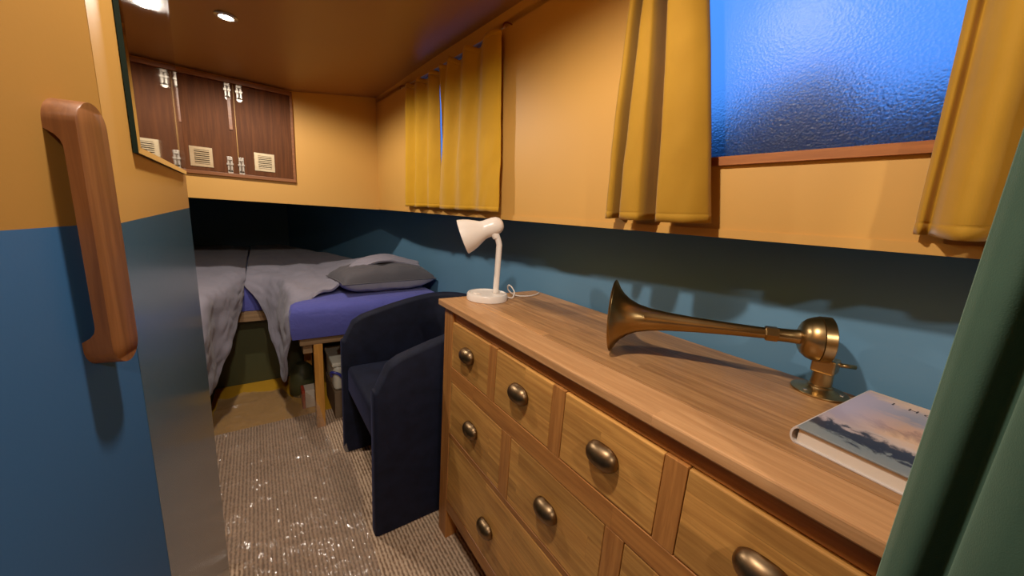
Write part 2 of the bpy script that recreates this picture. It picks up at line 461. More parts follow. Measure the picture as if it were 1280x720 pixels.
def cover_mat():
    m, nt, p, out = new_mat('painted_seascape_cover')
    v = coords(nt)
    sep = N(nt, 'ShaderNodeSeparateXYZ'); nt.links.new(v, sep.inputs[0])
    nz = noise_tex(nt, v, 30, 6, 0.7, 1.2)
    # up = 0 at the lower edge of the cover, 1 at the top
    up = N(nt, 'ShaderNodeMapRange'); up.inputs['From Min'].default_value = 0.595; up.inputs['From Max'].default_value = 0.868; nt.links.new(sep.outputs[0], up.inputs['Value'])
    wob = N(nt, 'ShaderNodeMath', operation='MULTIPLY_ADD'); wob.inputs[1].default_value = 0.34; nt.links.new(nz, wob.inputs[0])
    sub = N(nt, 'ShaderNodeMath', operation='SUBTRACT'); sub.inputs[1].default_value = 0.17; nt.links.new(up.outputs[0], sub.inputs[0]); nt.links.new(sub.outputs[0], wob.inputs[2])
    c = ramp(nt, wob.outputs[0], [(0.0, rgb(128, 136, 140)), (0.10, rgb(120, 130, 136)), (0.13, rgb(38, 40, 58)), (0.22, rgb(46, 46, 62)), (0.27, rgb(196, 176, 168)),
                                  (0.38, rgb(206, 166, 132)), (0.47, rgb(150, 112, 96)), (0.52, rgb(190, 148, 124)), (0.64, rgb(176, 146, 134)), (0.70, rgb(132, 130, 146)), (0.80, rgb(150, 142, 150)), (0.90, rgb(206, 172, 148)), (1.0, rgb(212, 180, 152))])
    # lilac haze towards the spine
    sp = N(nt, 'ShaderNodeMapRange'); sp.inputs['From Min'].default_value = 0.055; sp.inputs['From Max'].default_value = 0.11; nt.links.new(sep.outputs[1], sp.inputs['Value'])
    lim = N(nt, 'ShaderNodeMapRange'); lim.inputs['From Min'].default_value = 0.2; lim.inputs['From Max'].default_value = 0.35; nt.links.new(wob.outputs[0], lim.inputs['Value'])
    lim2 = N(nt, 'ShaderNodeMapRange'); lim2.inputs['From Min'].default_value = 0.95; lim2.inputs['From Max'].default_value = 0.85; nt.links.new(wob.outputs[0], lim2.inputs['Value'])
    ml = N(nt, 'ShaderNodeMath', operation='MULTIPLY'); nt.links.new(sp.outputs[0], ml.inputs[0]); nt.links.new(lim.outputs[0], ml.inputs[1])
    ml2 = N(nt, 'ShaderNodeMath', operation='MULTIPLY'); nt.links.new(ml.outputs[0], ml2.inputs[0]); nt.links.new(lim2.outputs[0], ml2.inputs[1])
    c = mixc(nt, ml2.outputs[0], c, rgb(168, 156, 178))
    nt.links.new(c, p.inputs['Base Color']); p.inputs['Roughness'].default_value = 0.3
    return m
M['cover'] = cover_mat()
M['spine'] = plain('pale_cover_board', rgb(206, 196, 190), 0.4)
M['ink'] = plain('dark_ink', rgb(40, 34, 40), 0.6)

# ------------------------------------------------------------------ camera
def camera():
    dY = Vector((-322, -112, 444)).normalized(); dZ = -Vector((-150, 2190, 444)).normalized()
    dX = dY.cross(dZ)
    if dX.x < 0: dX = -dX
    dX.normalize()
    dZ = (dZ - dY * dZ.dot(dY) - dX * dZ.dot(dX)).normalized()
    R = Matrix((dX, dY, dZ))            # camera (x right, y down, z forward) -> world
    right = R @ Vector((1, 0, 0)); up = R @ Vector((0, -1, 0)); back = R @ Vector((0, 0, -1))
    m = Matrix((right, up, back)).transposed().to_4x4()
    m.translation = (0, 0, CAMH)
    cd = bpy.data.cameras.new('camera'); cd.sensor_width = 36; cd.lens = 444 / 1280 * 36; cd.clip_start = 0.01
    c = bpy.data.objects.new('camera', cd); COL.objects.link(c); c.matrix_world = m
    scene.camera = c
camera()

# ------------------------------------------------------------------ room shell
ZC = 1.764          # ceiling
LEDGE = 1.127       # underside of the side deck
YF = 2.3            # upper front bulkhead
def xw(y, z=LEDGE):                      # upper right wall: tapers to the bow and leans in a little
    return 0.762 - 0.06 * y - 0.03 * (z - LEDGE)
HULL = [(0.89, -1.3), (0.89, 0.3), (0.89, 1.2), (0.89, 1.9), (0.865, 2.3), (0.77, 2.65), (0.62, 3.05), (0.42, 3.6), (0.25, 4.1)]

def structure(o): return tag(o, kind='structure')

structure(box('floor', -1.2, 1.0, -1.4, 2.05, -0.03, 0.0, M['carpet']))
structure(box('floor', -1.2, 1.0, 2.05, 4.3, -0.03, -0.001, M['yellow_floor']))

# ceiling: level, easing down to the bow
def ceil_z(x, y):
    t = max(0.0, min(1.0, (y - 1.5) / (YF - 1.5)))
    t = t * t * (3 - 2 * t)
    side = max(0.0, min(1.0, (0.6 - x) / 0.4))
    return ZC - t * (0.014 + 0.062 * side)
ys = [-1.4 + i * (YF + 0.02 + 1.4) / 46 for i in range(47)]
rows = [[(x, y, ceil_z(x, y)) for x in [-1.2 + k * 2.0 / 30 for k in range(31)]] for y in ys]
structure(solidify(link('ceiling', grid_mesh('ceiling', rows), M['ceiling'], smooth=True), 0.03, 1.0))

def sheet_with_holes(name, ysplit, zsplit, holes, mat, thick=0.03):
    """side wall as a grid of quads with window openings and reveals"""
    bm = bmesh.new()
    for i in range(len(ysplit) - 1):
        for j in range(len(zsplit) - 1):
            ym = (ysplit[i] + ysplit[i + 1]) / 2; zm = (zsplit[j] + zsplit[j + 1]) / 2
            if any(h[0] < ym < h[1] and h[2] < zm < h[3] for h in holes): continue
            q = [(ysplit[i], zsplit[j]), (ysplit[i + 1], zsplit[j]), (ysplit[i + 1], zsplit[j + 1]), (ysplit[i], zsplit[j + 1])]
            bm.faces.new([bm.verts.new((xw(y, z), y, z)) for y, z in q])
    bmesh.ops.remove_doubles(bm, verts=bm.verts, dist=1e-5)
    ext = bmesh.ops.extrude_face_region(bm, geom=bm.faces[:])
    for v in ext['geom']:
        if isinstance(v, bmesh.types.BMVert): v.co.x += thick
    return bm_obj(name, bm, mat)
W1 = (0.075, 0.50, 1.262, 1.72)
W2 = (1.10, 1.80, 1.24, 1.738)
structure(sheet_with_holes('wall_right', [-1.4, W1[0], W1[1], W2[0], W2[1], YF + 0.05], [LEDGE, W2[2], W1[2], W2[3], W1[3], ZC + 0.02], [W1, W2], M['yellow']))
# underside of the side deck
n = len(HULL)
bm = bmesh.new()
for (x0, y0), (x1, y1) in zip(HULL, HULL[1:]):
    a0 = xw(y0) + 0.002 if y0 < YF else -1.2; a1 = xw(y1) + 0.002 if y1 < YF else -1.2
    if y0 < YF <= y1: a1 = xw(YF)
    if y0 == YF: y0 += 0.012
    bm.faces.new([bm.verts.new(p) for p in ((a0, y0, LEDGE), (x0 + 0.05, y0, LEDGE), (x1 + 0.05, y1, LEDGE), (a1, y1, LEDGE))])
ext = bmesh.ops.extrude_face_region(bm, geom=bm.faces[:])
for v in ext['geom']:
    if isinstance(v, bmesh.types.BMVert): v.co.z += 0.02
structure(bm_obj('trim_1', bm, M['teal']))
structure(box('trim_2', -1.2, 0.75, YF + 0.012, 4.4, LEDGE + 0.001, LEDGE + 0.03, M['teal']))
# lower hull side
P = catmull([(x, y, 0) for x, y in HULL], 97)
for a_, b_ in ((0, 25), (24, 97)):
    rows = [[(p.x, p.y, z) for p in P[a_:b_]] for z in (-0.02, 0.6, LEDGE + 0.01)]
    o = structure(link('wall_right', grid_mesh('wall_right', rows), M['blue'], smooth=True)); solidify(o, 0.03, 1.0); o.modifiers[0].use_rim = False
structure(box('wall_front', -1.2, 0.3, 4.1, 4.14, -0.02, LEDGE + 0.01, M['teal']))
structure(box('wall_front', -1.2, 0.7, YF, YF + 0.03, LEDGE - 0.006, ZC + 0.01, M['yellow']))
# thin yellow beading along the bottom edge of the upper panels
bm = bmesh.new()
seg = [(-1.3 + i * (YF + 1.3) / 8) for i in range(9)]
for y0, y1 in zip(seg, seg[1:]):
    pts = []
    for y in (y0, y1):
        for dx, z in ((-0.005, LEDGE - 0.004), (-0.005, LEDGE + 0.012), (0.004, LEDGE + 0.012), (0.004, LEDGE - 0.004)):
            pts.append(bm.verts.new((xw(y) + dx, y, z)))
    for k in range(4): bm.faces.new((pts[k], pts[(k + 1) % 4], pts[4 + (k + 1) % 4], pts[4 + k]))
bmesh.ops.remove_doubles(bm, verts=bm.verts, dist=1e-5)
structure(bm_obj('trim_3', bm, M['yellow']))

# left: bulkhead of the washroom beside the gangway, then the door with the pull
P1 = Vector((-0.110, 0.510, 0)); P2 = Vector((-0.1315, 1.185, 0))
bm = bmesh.new()
ring = [P1, P2, Vector((-1.2, 1.185, 0)), Vector((-1.2, 1.15, 0)), Vector((-0.165, 1.15, 0)), Vector((-0.145, 0.52, 0))]
lo = [bm.verts.new((p.x, p.y, -0.02)) for p in ring]; hi = [bm.verts.new((p.x, p.y, ZC + 0.01)) for p in ring]
for k in range(len(ring)): bm.faces.new((lo[k], lo[(k + 1) % 6], hi[(k + 1) % 6], hi[k]))
bm.faces.new(lo); bm.faces.new(hi)
structure(bm_obj('wall_left', bm, M['left']))
structure(box('wall_left', -1.22, -1.19, -1.4, 4.2, -0.02, ZC + 0.02, M['teal']))
dv = Vector((0.226, 1, 0)).normalized(); nv = Vector((dv.y, -dv.x, 0))
def dpt(s, nrm, z): return P1 + dv * s + nv * nrm + Vector((0, 0, z))
def door_slab(name, s0, s1, mat, parent=None, n0=-0.034, n1=0.0):
    bm = bmesh.new()
    c = [dpt(s, q, z) for s in (s0, s1) for q in (n0, n1) for z in (-0.01, ZC - 0.004)]
    vs = [bm.verts.new(p) for p in c]
    for f in [(0, 1, 3, 2), (4, 6, 7, 5), (0, 4, 5, 1), (2, 3, 7, 6), (0, 2, 6, 4), (1, 5, 7, 3)]: bm.faces.new([vs[i] for i in f])
    return bm_obj(name, bm, mat, parent)
door = structure(door_slab('door_1', -0.66, -0.001, M['door']))
structure(door_slab('wall_left', -1.95, -0.664, M['door']))
structure(box('wall_back', -1.2, 1.0, -1.43, -1.4, -0.02, ZC + 0.02, M['yellow']))
# wooden pull: a stadium-shaped bar on two short feet, rounded at both ends
zb, zt, wv, ss = 0.983, 1.203, 0.0185, -0.0555
bm = bmesh.new()
rings = []
nz_ = 60
for i in range(nz_ + 1):
    th = i / nz_
    z = zb + (zt - zb) * (0.5 - 0.5 * math.cos(PI * th))
    e = min(z - zb, zt - z)
    hw = wv if e >= wv else math.sqrt(max(0, wv * wv - (wv - e) ** 2))
    hw = max(hw, 0.0015)
    leg, fil = 0.026, 0.012
    if e < leg: inn = 0.0
    elif e < leg + fil:
        q = (e - leg) / fil; inn = 0.0095 * math.sqrt(max(0, 1 - (1 - q) ** 2))
    else: inn = 0.0095
    rings.append([bm.verts.new(dpt(ss + a * hw, b, z)) for a, b in ((-1, inn), (-1, 0.0185), (-0.93, 0.0195), (0.93, 0.0195), (1, 0.0185), (1, inn))])
for A, B in zip(rings, rings[1:]):
    for k in range(6): bm.faces.new((A[k], A[(k + 1) % 6], B[(k + 1) % 6], B[k]))
bm.faces.new(rings[0]); bm.faces.new(rings[-1])
hd = bm_obj('handle', bm, M['handle_wood'], door, True); sharp(hd, 50)
hd['label'] = 'brown wooden pull handle with rounded ends'

# windows
def window(name, W, sill):
    y0, y1, z0, z1 = W
    r = structure(empty(name, (xw((y0 + y1) / 2, z0), (y0 + y1) / 2, z0)))
    bm = bmesh.new()
    def prism(ya, yb, za, zb_, d0, d1):
        vs = [bm.verts.new((xw(y, z) + d, y, z)) for d in (d0, d1) for y in (ya, yb) for z in (za, zb_)]
        for f in [(0, 1, 3, 2), (4, 6, 7, 5), (0, 4, 5, 1), (2, 3, 7, 6), (0, 2, 6, 4), (1, 5, 7, 3)]: bm.faces.new([vs[i] for i in f])
    prism(y0, y0 + 0.012, z0, z1, 0.012, 0.028); prism(y1 - 0.012, y1, z0, z1, 0.012, 0.028); prism(y0, y1, z1 - 0.012, z1, 0.012, 0.028)
    bm_obj('frame', bm, M['sill_wood'], r)
    bm = bmesh.new()
    prism(y0 - 0.004, y1 + 0.004, z0 - 0.004, z0 + 0.012, -0.008, 0.03)
    bm_obj('sill', bm, M['sill_wood'], r)
    bm = bmesh.new(); prism(y0, y1, z0, z1, 0.019, 0.023)
    bm_obj('pane', bm, M['glass'], r)
window('window_1', W1, True)
window('window_2', W2, True)

# ------------------------------------------------------------------ bow cupboard
cz0, cz1, cx0, cx1 = 1.238, 1.674, -0.262, 0.188
cup = thing('cupboard', 'dark mahogany two-door cupboard set in the yellow end wall over the bunks', 'cupboard', ((cx0 + cx1) / 2, YF, cz0))
bm = bmesh.new()
fw = 0.012
add_box(bm, cx1 - fw, cx1, YF - 0.014, YF + 0.01, cz0, cz1, 0.001)
add_box(bm, cx0, cx0 + fw, YF - 0.014, YF + 0.01, cz0, cz1, 0.001)
add_box(bm, cx0, cx1, YF - 0.016, YF + 0.01, cz0 - 0.004, cz0 + 0.012, 0.001)
add_box(bm, cx0, cx1, YF - 0.02, YF + 0.01, cz1 - 0.014, cz1 + 0.006, 0.002)
bm_obj('frame', bm, M['mahogany_trim'], cup)
cm = -0.052
def cupboard_door(x0, x1, side):
    d = box('door', x0, x1, YF - 0.009, YF + 0.006, cz0 + 0.013, cz1 - 0.015, M['mahogany'], cup, 0.0015)
    # louvred vent plate
    vx0, vx1, vz0, vz1 = (-0.232, -0.15, 1.268, 1.356) if side < 0 else (0.012, 0.096, 1.276, 1.362)
    bm = bmesh.new()
    fr = 0.012
    y0, y1 = YF - 0.0125, YF - 0.0085
    add_box(bm, vx0, vx0 + fr + 0.004, y0, y1, vz0, vz1); add_box(bm, vx1 - fr, vx1, y0, y1, vz0, vz1)
    add_box(bm, vx0 + fr + 0.004, vx1 - fr, y0, y1, vz0, vz0 + fr); add_box(bm, vx0 + fr + 0.004, vx1 - fr, y0, y1, vz1 - fr, vz1)
    nsl = 7
    ph = (vz1 - vz0 - 2 * fr) / nsl
    for k in range(nsl):
        z = vz0 + fr + ph * (k + 0.5)
        xa, xb = vx0 + fr + 0.004, vx1 - fr
        pr = [(y1, z + ph * 0.45), (y0 - 0.003, z + ph * 0.2), (y0 - 0.003, z - ph * 0.32), (y1, z - ph * 0.2)]
        a_ = [bm.verts.new((xa, q[0], q[1])) for q in pr]; b_ = [bm.verts.new((xb, q[0], q[1])) for q in pr]
        for q in range(4): bm.faces.new((a_[q], a_[(q + 1) % 4], b_[(q + 1) % 4], b_[q]))
        bm.faces.new(a_); bm.faces.new(b_)
    bm_obj('vent', bm, M['chrome_plate'], d)
    # bolts at the top and bottom of the meeting edge
    sx = 0.022 * side
    for zc, h in ((1.628, 0.066), (1.292, 0.072)):
        xc = cm + sx - (0.012 if zc < 1.4 else 0)
        b = empty('bolt', (0, 0, 0)); b.parent = d
        b.matrix_parent_inverse = d.matrix_world.inverted()
        bm = bmesh.new()
        add_box(bm, xc - 0.0105, xc + 0.0105, YF - 0.012, YF - 0.0085, zc - h / 2, zc + h / 2, 0.001)
        add_lathe(bm, (xc, YF - 0.012, zc - h / 2), (0, 1, 0), [(0, 0.0105), (0.003, 0.0105)], 16)
        add_tube(bm, [(xc, YF - 0.015, zc - h * 0.45), (xc, YF - 0.015, zc + h * 0.45)], 0.0035, 10)
        add_box(bm, xc - 0.013, xc + 0.013, YF - 0.018, YF - 0.012, zc - 0.003, zc + 0.005)
        add_box(bm, xc - 0.008, xc + 0.008, YF - 0.019, YF - 0.012, zc + h * 0.28, zc + h * 0.4)
        COL.objects.unlink(b); bpy.data.objects.remove(b)
        bm_obj('bolt', bm, M['chrome'], d)
    if side < 0:
        box('pull_strip', cm - 0.026, cm - 0.012, YF - 0.016, YF - 0.0085, 1.452, 1.596, M['mahogany_trim'], d, 0.001)
cupboard_door(cx0 + fw, cm - 0.0012, -1)
cupboard_door(cm + 0.0012, cx1 - fw, 1)

# ------------------------------------------------------------------ ceiling spot (the one in view)
LX, LY = -0.042, 1.737
lz = ceil_z(LX, LY)
sp = thing('ceiling_spotlight', 'small round recessed spotlight glowing in the cabin ceiling', 'ceiling light', (LX, LY, lz - 0.002))
lathe('bezel', (LX, LY, lz + 0.004), (0, 0, -1), [(0, 0.034), (0.006, 0.034), (0.009, 0.03), (0.009, 0.023), (0.003, 0.021)], M['chrome'], sp, caps=False)
lathe('bulb', (LX, LY, lz + 0.002), (0, 0, -1), [(0, 0.021), (0.006, 0.018), (0.009, 0.0)], M['bulb'], sp)

# ------------------------------------------------------------------ mirror on the left bulkhead
wl = (P2 - P1).normalized(); wn = Vector((wl.y, -wl.x, 0))
def wpt(y, off, z):
    t = (y - P1.y) / wl.y
    p = P1 + wl * t + wn * off; return Vector((p.x, p.y, z))
mr = thing('mirror', 'frameless mirror with a dark green glass edge on the yellow bulkhead beside the door', 'mirror', wpt(0.84, 0.004, 1.182))
def slab_w(name, y0, y1, z0, z1, o0, o1, mat, parent, inset=0.0):
    bm = bmesh.new()
    back = [wpt(y, o0, z) for y, z in ((y0, z0), (y1, z0), (y1, z1), (y0, z1))]
    front = [wpt(y, o1, z) for y, z in ((y0 + inset, z0 + inset), (y1 - inset, z0 + inset), (y1 - inset, z1 - inset), (y0 + inset, z1 - inset))]
    b = [bm.verts.new(p) for p in back]; f = [bm.verts.new(p) for p in front]
    bm.faces.new(b); bm.faces.new(f)
    for k in range(4): bm.faces.new((b[k], b[(k + 1) % 4], f[(k + 1) % 4], f[k]))
    return bm_obj(name, bm, mat, parent)
slab_w('glass_edge', 0.617, 1.135, 1.180, 1.70, 0.001, 0.0055, M['green_edge'], mr)
slab_w('reflecting_glass', 0.6175, 1.1345, 1.1805, 1.6995, 0.0056, 0.0070, M['mirror'], mr, 0.007)

# ------------------------------------------------------------------ chest of drawers
DX0, DX1, DYa, DYb, DT = 0.479, 0.872, -0.070, 1.018, 0.858
dr = thing('chest_of_drawers', 'long oak chest of drawers with bronze cup pulls against the blue wall', 'chest of drawers', (0.67, 0.5, 0))
bm = bmesh.new()
add_box(bm, 0.469 + 0.082, 0.874, -0.078, 1.05, DT - 0.02, DT, 0.0015)
tp = bm_obj('tabletop', bm, M['oak_top'], dr)
box('tabletop_front_strip', 0.469, 0.469 + 0.0815, -0.078, 1.05, DT - 0.02, DT, M['oak_strip'], dr, 0.003)
# carcass: sides, back, rails, stiles
bm = bmesh.new()
add_box(bm, DX0 + 0.01, DX1, DYa, DYa + 0.02, 0.09, DT - 0.02); add_box(bm, DX0 + 0.01, DX1, DYb - 0.02, DYb, 0.09, DT - 0.02)
add_box(bm, DX1 - 0.012, DX1, DYa, DYb, 0.09, DT - 0.02); add_box(bm, DX0 + 0.02, DX1, DYa, DYb, 0.125, 0.14)
bm_obj('carcass', bm, M['oak_frame'], dr)
rowz = [(0.655, 0.803), (0.424, 0.603), (0.166, 0.404)]
def rail(z0, z1, x0=DX0):
    box('rail', x0, x0 + 0.03, DYa + 0.058, DYb - 0.058, z0, z1, M['oak_rail'], dr, 0.001)
rail(0.8045, DT - 0.0205, DX0 + 0.008); rail(0.6045, 0.6535); rail(0.4055, 0.4225)
# shaped bottom rail
rail(0.118, 0.1645)
for (ya, yb) in ((DYa, DYa + 0.0575), (DYb - 0.0575, DYb)):
    for x0, x1 in ((DX0, DX0 + 0.045), (DX1 - 0.045, DX1)):
        box('leg', x0, x1, ya, yb, 0.0, DT - 0.0205, M['oak_frame'], dr, 0.002)
def cup_pull(y, z, parent):
    bm = bmesh.new()
    a, b, d = 0.034, 0.023, 0.024
    nu, nv_ = 20, 12
    grid = []
    for j in range(nv_ + 1):
        lam = math.radians(-48 + 138 * j / nv_)
        grid.append([bm.verts.new((DX0 - 0.0015 - d * math.cos(lam) * math.sin(PI * i / nu) ** 0.8, y + a * math.cos(lam) ** 0.7 * math.cos(PI * i / nu) if math.cos(lam) > 1e-4 else y, z + b * math.sin(lam))) for i in range(nu + 1)])
    for j in range(nv_):
        for i in range(nu): bm.faces.new((grid[j][i], grid[j][i + 1], grid[j + 1][i + 1], grid[j + 1][i]))
    bmesh.ops.remove_doubles(bm, verts=bm.verts, dist=1e-5)
    bmesh.ops.recalc_face_normals(bm, faces=bm.faces)
    o = bm_obj('cup_pull', bm, M['cup'], parent, True); solidify(o, 0.0022, -1)
    return o
fy0, fy1 = DYa + 0.0585, DYb - 0.0585
pulls = []
for r, (nrow, (z0, z1)) in enumerate(zip((4, 3, 1), rowz)):
    st = (0.035, 0.040, 0.034)[r]
    wdt = (fy1 - fy0 - st * (nrow - 1)) / nrow
    for k in range(nrow):
        b = fy1 - k * (wdt + st); a = b - wdt
        d = box('drawer', DX0 + 0.0005, DX0 + 0.3, a + 0.0012, b - 0.0012, z0 + 0.0005, z1 - 0.0005, M['oak_front'], dr, 0.0022)
        zc = (z0 + z1) / 2 + (0.002 if r < 2 else -0.016)
        for y in ([(a + b) / 2] if r < 2 else [0.704, 0.242]):
            cup_pull(y, zc, d)
        if k < nrow - 1:
            box('stile', DX0, DX0 + 0.03, a - st, a, z0 - 0.001, z1 + 0.001, M['oak_frame'], dr, 0.001)

# ------------------------------------------------------------------ desk lamp
L0 = Vector((0.618, 0.990, DT))
lp = thing('desk_lamp', 'white bell-shaded desk lamp on the far end of the oak chest', 'lamp', L0)
bs = lathe('base', L0, (0, 0, 1), [(0, 0.064), (0.001, 0.068), (0.018, 0.0675), (0.022, 0.065), (0.0225, 0.061), (0.0195, 0.058), (0.0185, 0.0)], M['white'], lp, 48)
box('switch', L0.x - 0.045, L0.x - 0.027, L0.y - 0.004, L0.y + 0.014, DT + 0.019, DT + 0.0235, M['white'], bs, 0.0015)
S0 = Vector((0.648, 0.985, DT + 0.018))
ax = Vector((-0.84, 0.5, -0.40)).normalized()
head = Vector((0.662, 0.985, 1.112)) 
tube('gooseneck', [S0, S0 + Vector((0.002, 0, 0.09)), S0 + Vector((0.003, 0, 0.15)), Vector((0.650, 0.985, 1.045)), Vector((0.640, 0.989, 1.073)), Vector((0.632, 0.994, 1.085))], 0.0098, M['white'], lp, 16, 40)
lathe('neck_collar', (0.641, 0.989, 1.064), (-0.45, 0.2, 0.75), [(0, 0.0115), (0.010, 0.0125), (0.020, 0.0125), (0.022, 0.01)], M['white'], lp)
lathe('lamp_shade', head, ax, [(0, 0.0), (0.002, 0.012), (0.008, 0.021), (0.018, 0.027), (0.032, 0.0295), (0.05, 0.0295), (0.062, 0.029), (0.072, 0.031), (0.088, 0.039), (0.104, 0.047), (0.122, 0.0535), (0.140, 0.0575), (0.1405, 0.0565), (0.122, 0.052), (0.1, 0.044), (0.08, 0.033), (0.06, 0.026), (0.03, 0.02), (0.03, 0.0)], M['white'], lp, 48)
tube('cord', [L0 + Vector((0.064, -0.018, 0.008)), L0 + Vector((0.082, -0.03, 0.004)), L0 + Vector((0.098, -0.02, 0.02)), L0 + Vector((0.098, 0.0, 0.036)), L0 + Vector((0.092, 0.01, 0.040)), L0 + Vector((0.1, 0.02, 0.02)), L0 + Vector((0.12, 0.0, 0.0035)), L0 + Vector((0.16, -0.02, 0.0025)), L0 + Vector((0.205, -0.01, 0.003)), L0 + Vector((0.235, 0.01, 0.003))], 0.0022, M['cord'], lp, 8, 60)

# ------------------------------------------------------------------ brass horn
hb = Vector((0.826, 0.156, DT))
hn = thing('boat_horn', 'antique brass trumpet horn with flared bell lying on the oak chest', 'horn', hb)
A0 = Vector((0.632, 0.484, DT + 0.079)); A1 = Vector((0.812, 0.178, DT + 0.098))
ha = (A1 - A0).normalized(); Lh = (A1 - A0).length
prof = [(0.0, 0.0775), (0.0012, 0.079), (0.003, 0.0775), (0.010, 0.064), (0.020, 0.051), (0.034, 0.0395), (0.052, 0.0305), (0.075, 0.0245), (0.11, 0.0195), (0.16, 0.0155), (0.22, 0.0125), (Lh - 0.05, 0.0098)]
inner = [(t + 0.0012, max(r - 0.0018, 0.004)) for t, r in prof[2:]]
lathe('bell', A0, ha, list(reversed(inner)) + [(0.0, 0.076)] + prof, M['brass'], hn, 64, caps=False)
# hexagon nut and neck
lathe('hex_nut', A0 + ha * (Lh - 0.075), ha, [(0, 0.0115), (0.002, 0.0145), (0.02, 0.0145), (0.022, 0.0125)], M['brass'], hn, 6, smooth=False)
lathe('neck', A0 + ha * (Lh - 0.056), ha, [(0, 0.0125), (0.02, 0.0125), (0.036, 0.0135), (0.04, 0.016)], M['brass'], hn, 24)
lathe('diaphragm_housing', A0 + ha * (Lh - 0.022), ha, [(0, 0.013), (0.001, 0.021), (0.005, 0.029), (0.012, 0.0355), (0.02, 0.039), (0.0265, 0.0405), (0.0272, 0.0385), (0.0278, 0.0415), (0.043, 0.0415), (0.0445, 0.0395), (0.045, 0.0)], M['brass'], hn, 48)
tq = A0 + ha * (Lh + 0.020)
lathe('terminal', tq + Vector((0.0, 0.0, 0.014)), ha, [(0, 0.0045), (0.010, 0.0045), (0.011, 0.003), (0.011, 0)], M['black'], hn, 12)
fx = Vector((hb.x, hb.y, 0))
lathe('flange', (fx.x, fx.y, DT), (0, 0, 1), [(0, 0.041), (0.0025, 0.0425), (0.004, 0.042), (0.0055, 0.034), (0.008, 0.022), (0.012, 0.0185), (0.014, 0.0185), (0.016, 0.016), (0.046, 0.0145)], M['brass'], hn, 48)
for k in range(3):
    an = 0.6 + k * 2 * PI / 3
    lathe('screw', (fx.x + 0.031 * math.cos(an), fx.y + 0.031 * math.sin(an), DT + 0.0055), (0, 0, 1), [(0, 0.004), (0.0015, 0.0035), (0.002, 0)], M['chrome'], hn, 12)
bm = bmesh.new()
add_box(bm, fx.x - 0.017, fx.x + 0.017, fx.y - 0.017, fx.y + 0.017, DT + 0.04, DT + 0.066, 0.003)
bm_obj('bracket', bm, M['brass'], hn)
tube('clamp_bolt', [(fx.x + 0.012, fx.y - 0.012, DT + 0.056), (fx.x + 0.032, fx.y - 0.034, DT + 0.055)], 0.004, M['brass'], hn, 10)

# ------------------------------------------------------------------ book
bx0, bx1, by0, by1 = 0.597, 0.866, -0.085, 0.127
bk = thing('book', 'thick hardback book with a painted seascape cover lying on the chest by the green curtain', 'book', ((bx0 + bx1) / 2, 0.02, DT))
box('page_block', bx0 + 0.004, bx1 - 0.004, by0 + 0.004, by1 - 0.006, DT + 0.0028, DT + 0.0222, M['paper'], bk)
bm = bmesh.new()
add_box(bm, bx0, bx1, by0, by1 - 0.003, DT, DT + 0.0027, 0.0008)
prof = [(by1 - 0.0065 + 0.0085 * math.cos(a), DT + 0.0125 + 0.0125 * math.sin(a)) for a in [math.radians(-90 + 15 * k) for k in range(13)]]
pin = [(by1 - 0.0065 + 0.006 * math.cos(a), DT + 0.0125 + 0.0100 * math.sin(a)) for a in [math.radians(-90 + 15 * k) for k in range(13)]]
for (qa, qb, ra, rb) in zip(prof, prof[1:], pin, pin[1:]):
    pass
v1 = [[bm.verts.new((x, y, z)) for y, z in prof] for x in (bx0, bx1)]
v2 = [[bm.verts.new((x, y, z)) for y, z in pin] for x in (bx0, bx1)]
for k in range(12):
    bm.faces.new((v1[0][k], v1[0][k + 1], v1[1][k + 1], v1[1][k])); bm.faces.new((v2[0][k], v2[0][k + 1], v2[1][k + 1], v2[1][k]))
    for e in (0, 1): bm.faces.new((v1[e][k], v1[e][k + 1], v2[e][k + 1], v2[e][k]))
bm_obj('cover_board', bm, M['spine'], bk)
cv = box('front_cover', bx0, bx1, by0, by1 - 0.004, DT + 0.0223, DT + 0.025, M['cover'], bk, 0.0008)
def text(name, body, loc, size, rz, mat, parent, spacing=1.0, tilt=(0, 0)):
    cu = bpy.data.curves.new(name, 'FONT'); cu.body = body; cu.size = size; cu.space_character = spacing; cu.extrude = 0.0001
    o = bpy.data.objects.new(name, cu); COL.objects.link(o)
    bpy.context.view_layer.update()
    me = bpy.data.meshes.new_from_object(o.evaluated_get(bpy.context.evaluated_depsgraph_get()))
    COL.objects.unlink(o); bpy.data.objects.remove(o)
    me.transform(Matrix.Translation(loc) @ Matrix.Rotation(rz, 4, 'Z'))
    return link(name, me, mat, parent)
text('title_lettering', 'I Houtor ds', (0.826, 0.088, DT + 0.0252), 0.017, -PI / 2, M['ink'], cv, 1.55)

ang = -0.10
piv = Vector((bx0, by1, DT)); bl = Vector(bk.location)
bk.rotation_euler = (0, 0, ang); bk.location = piv + Matrix.Rotation(ang, 3, 'Z') @ (bl - piv)
bk.location.x -= 0.012

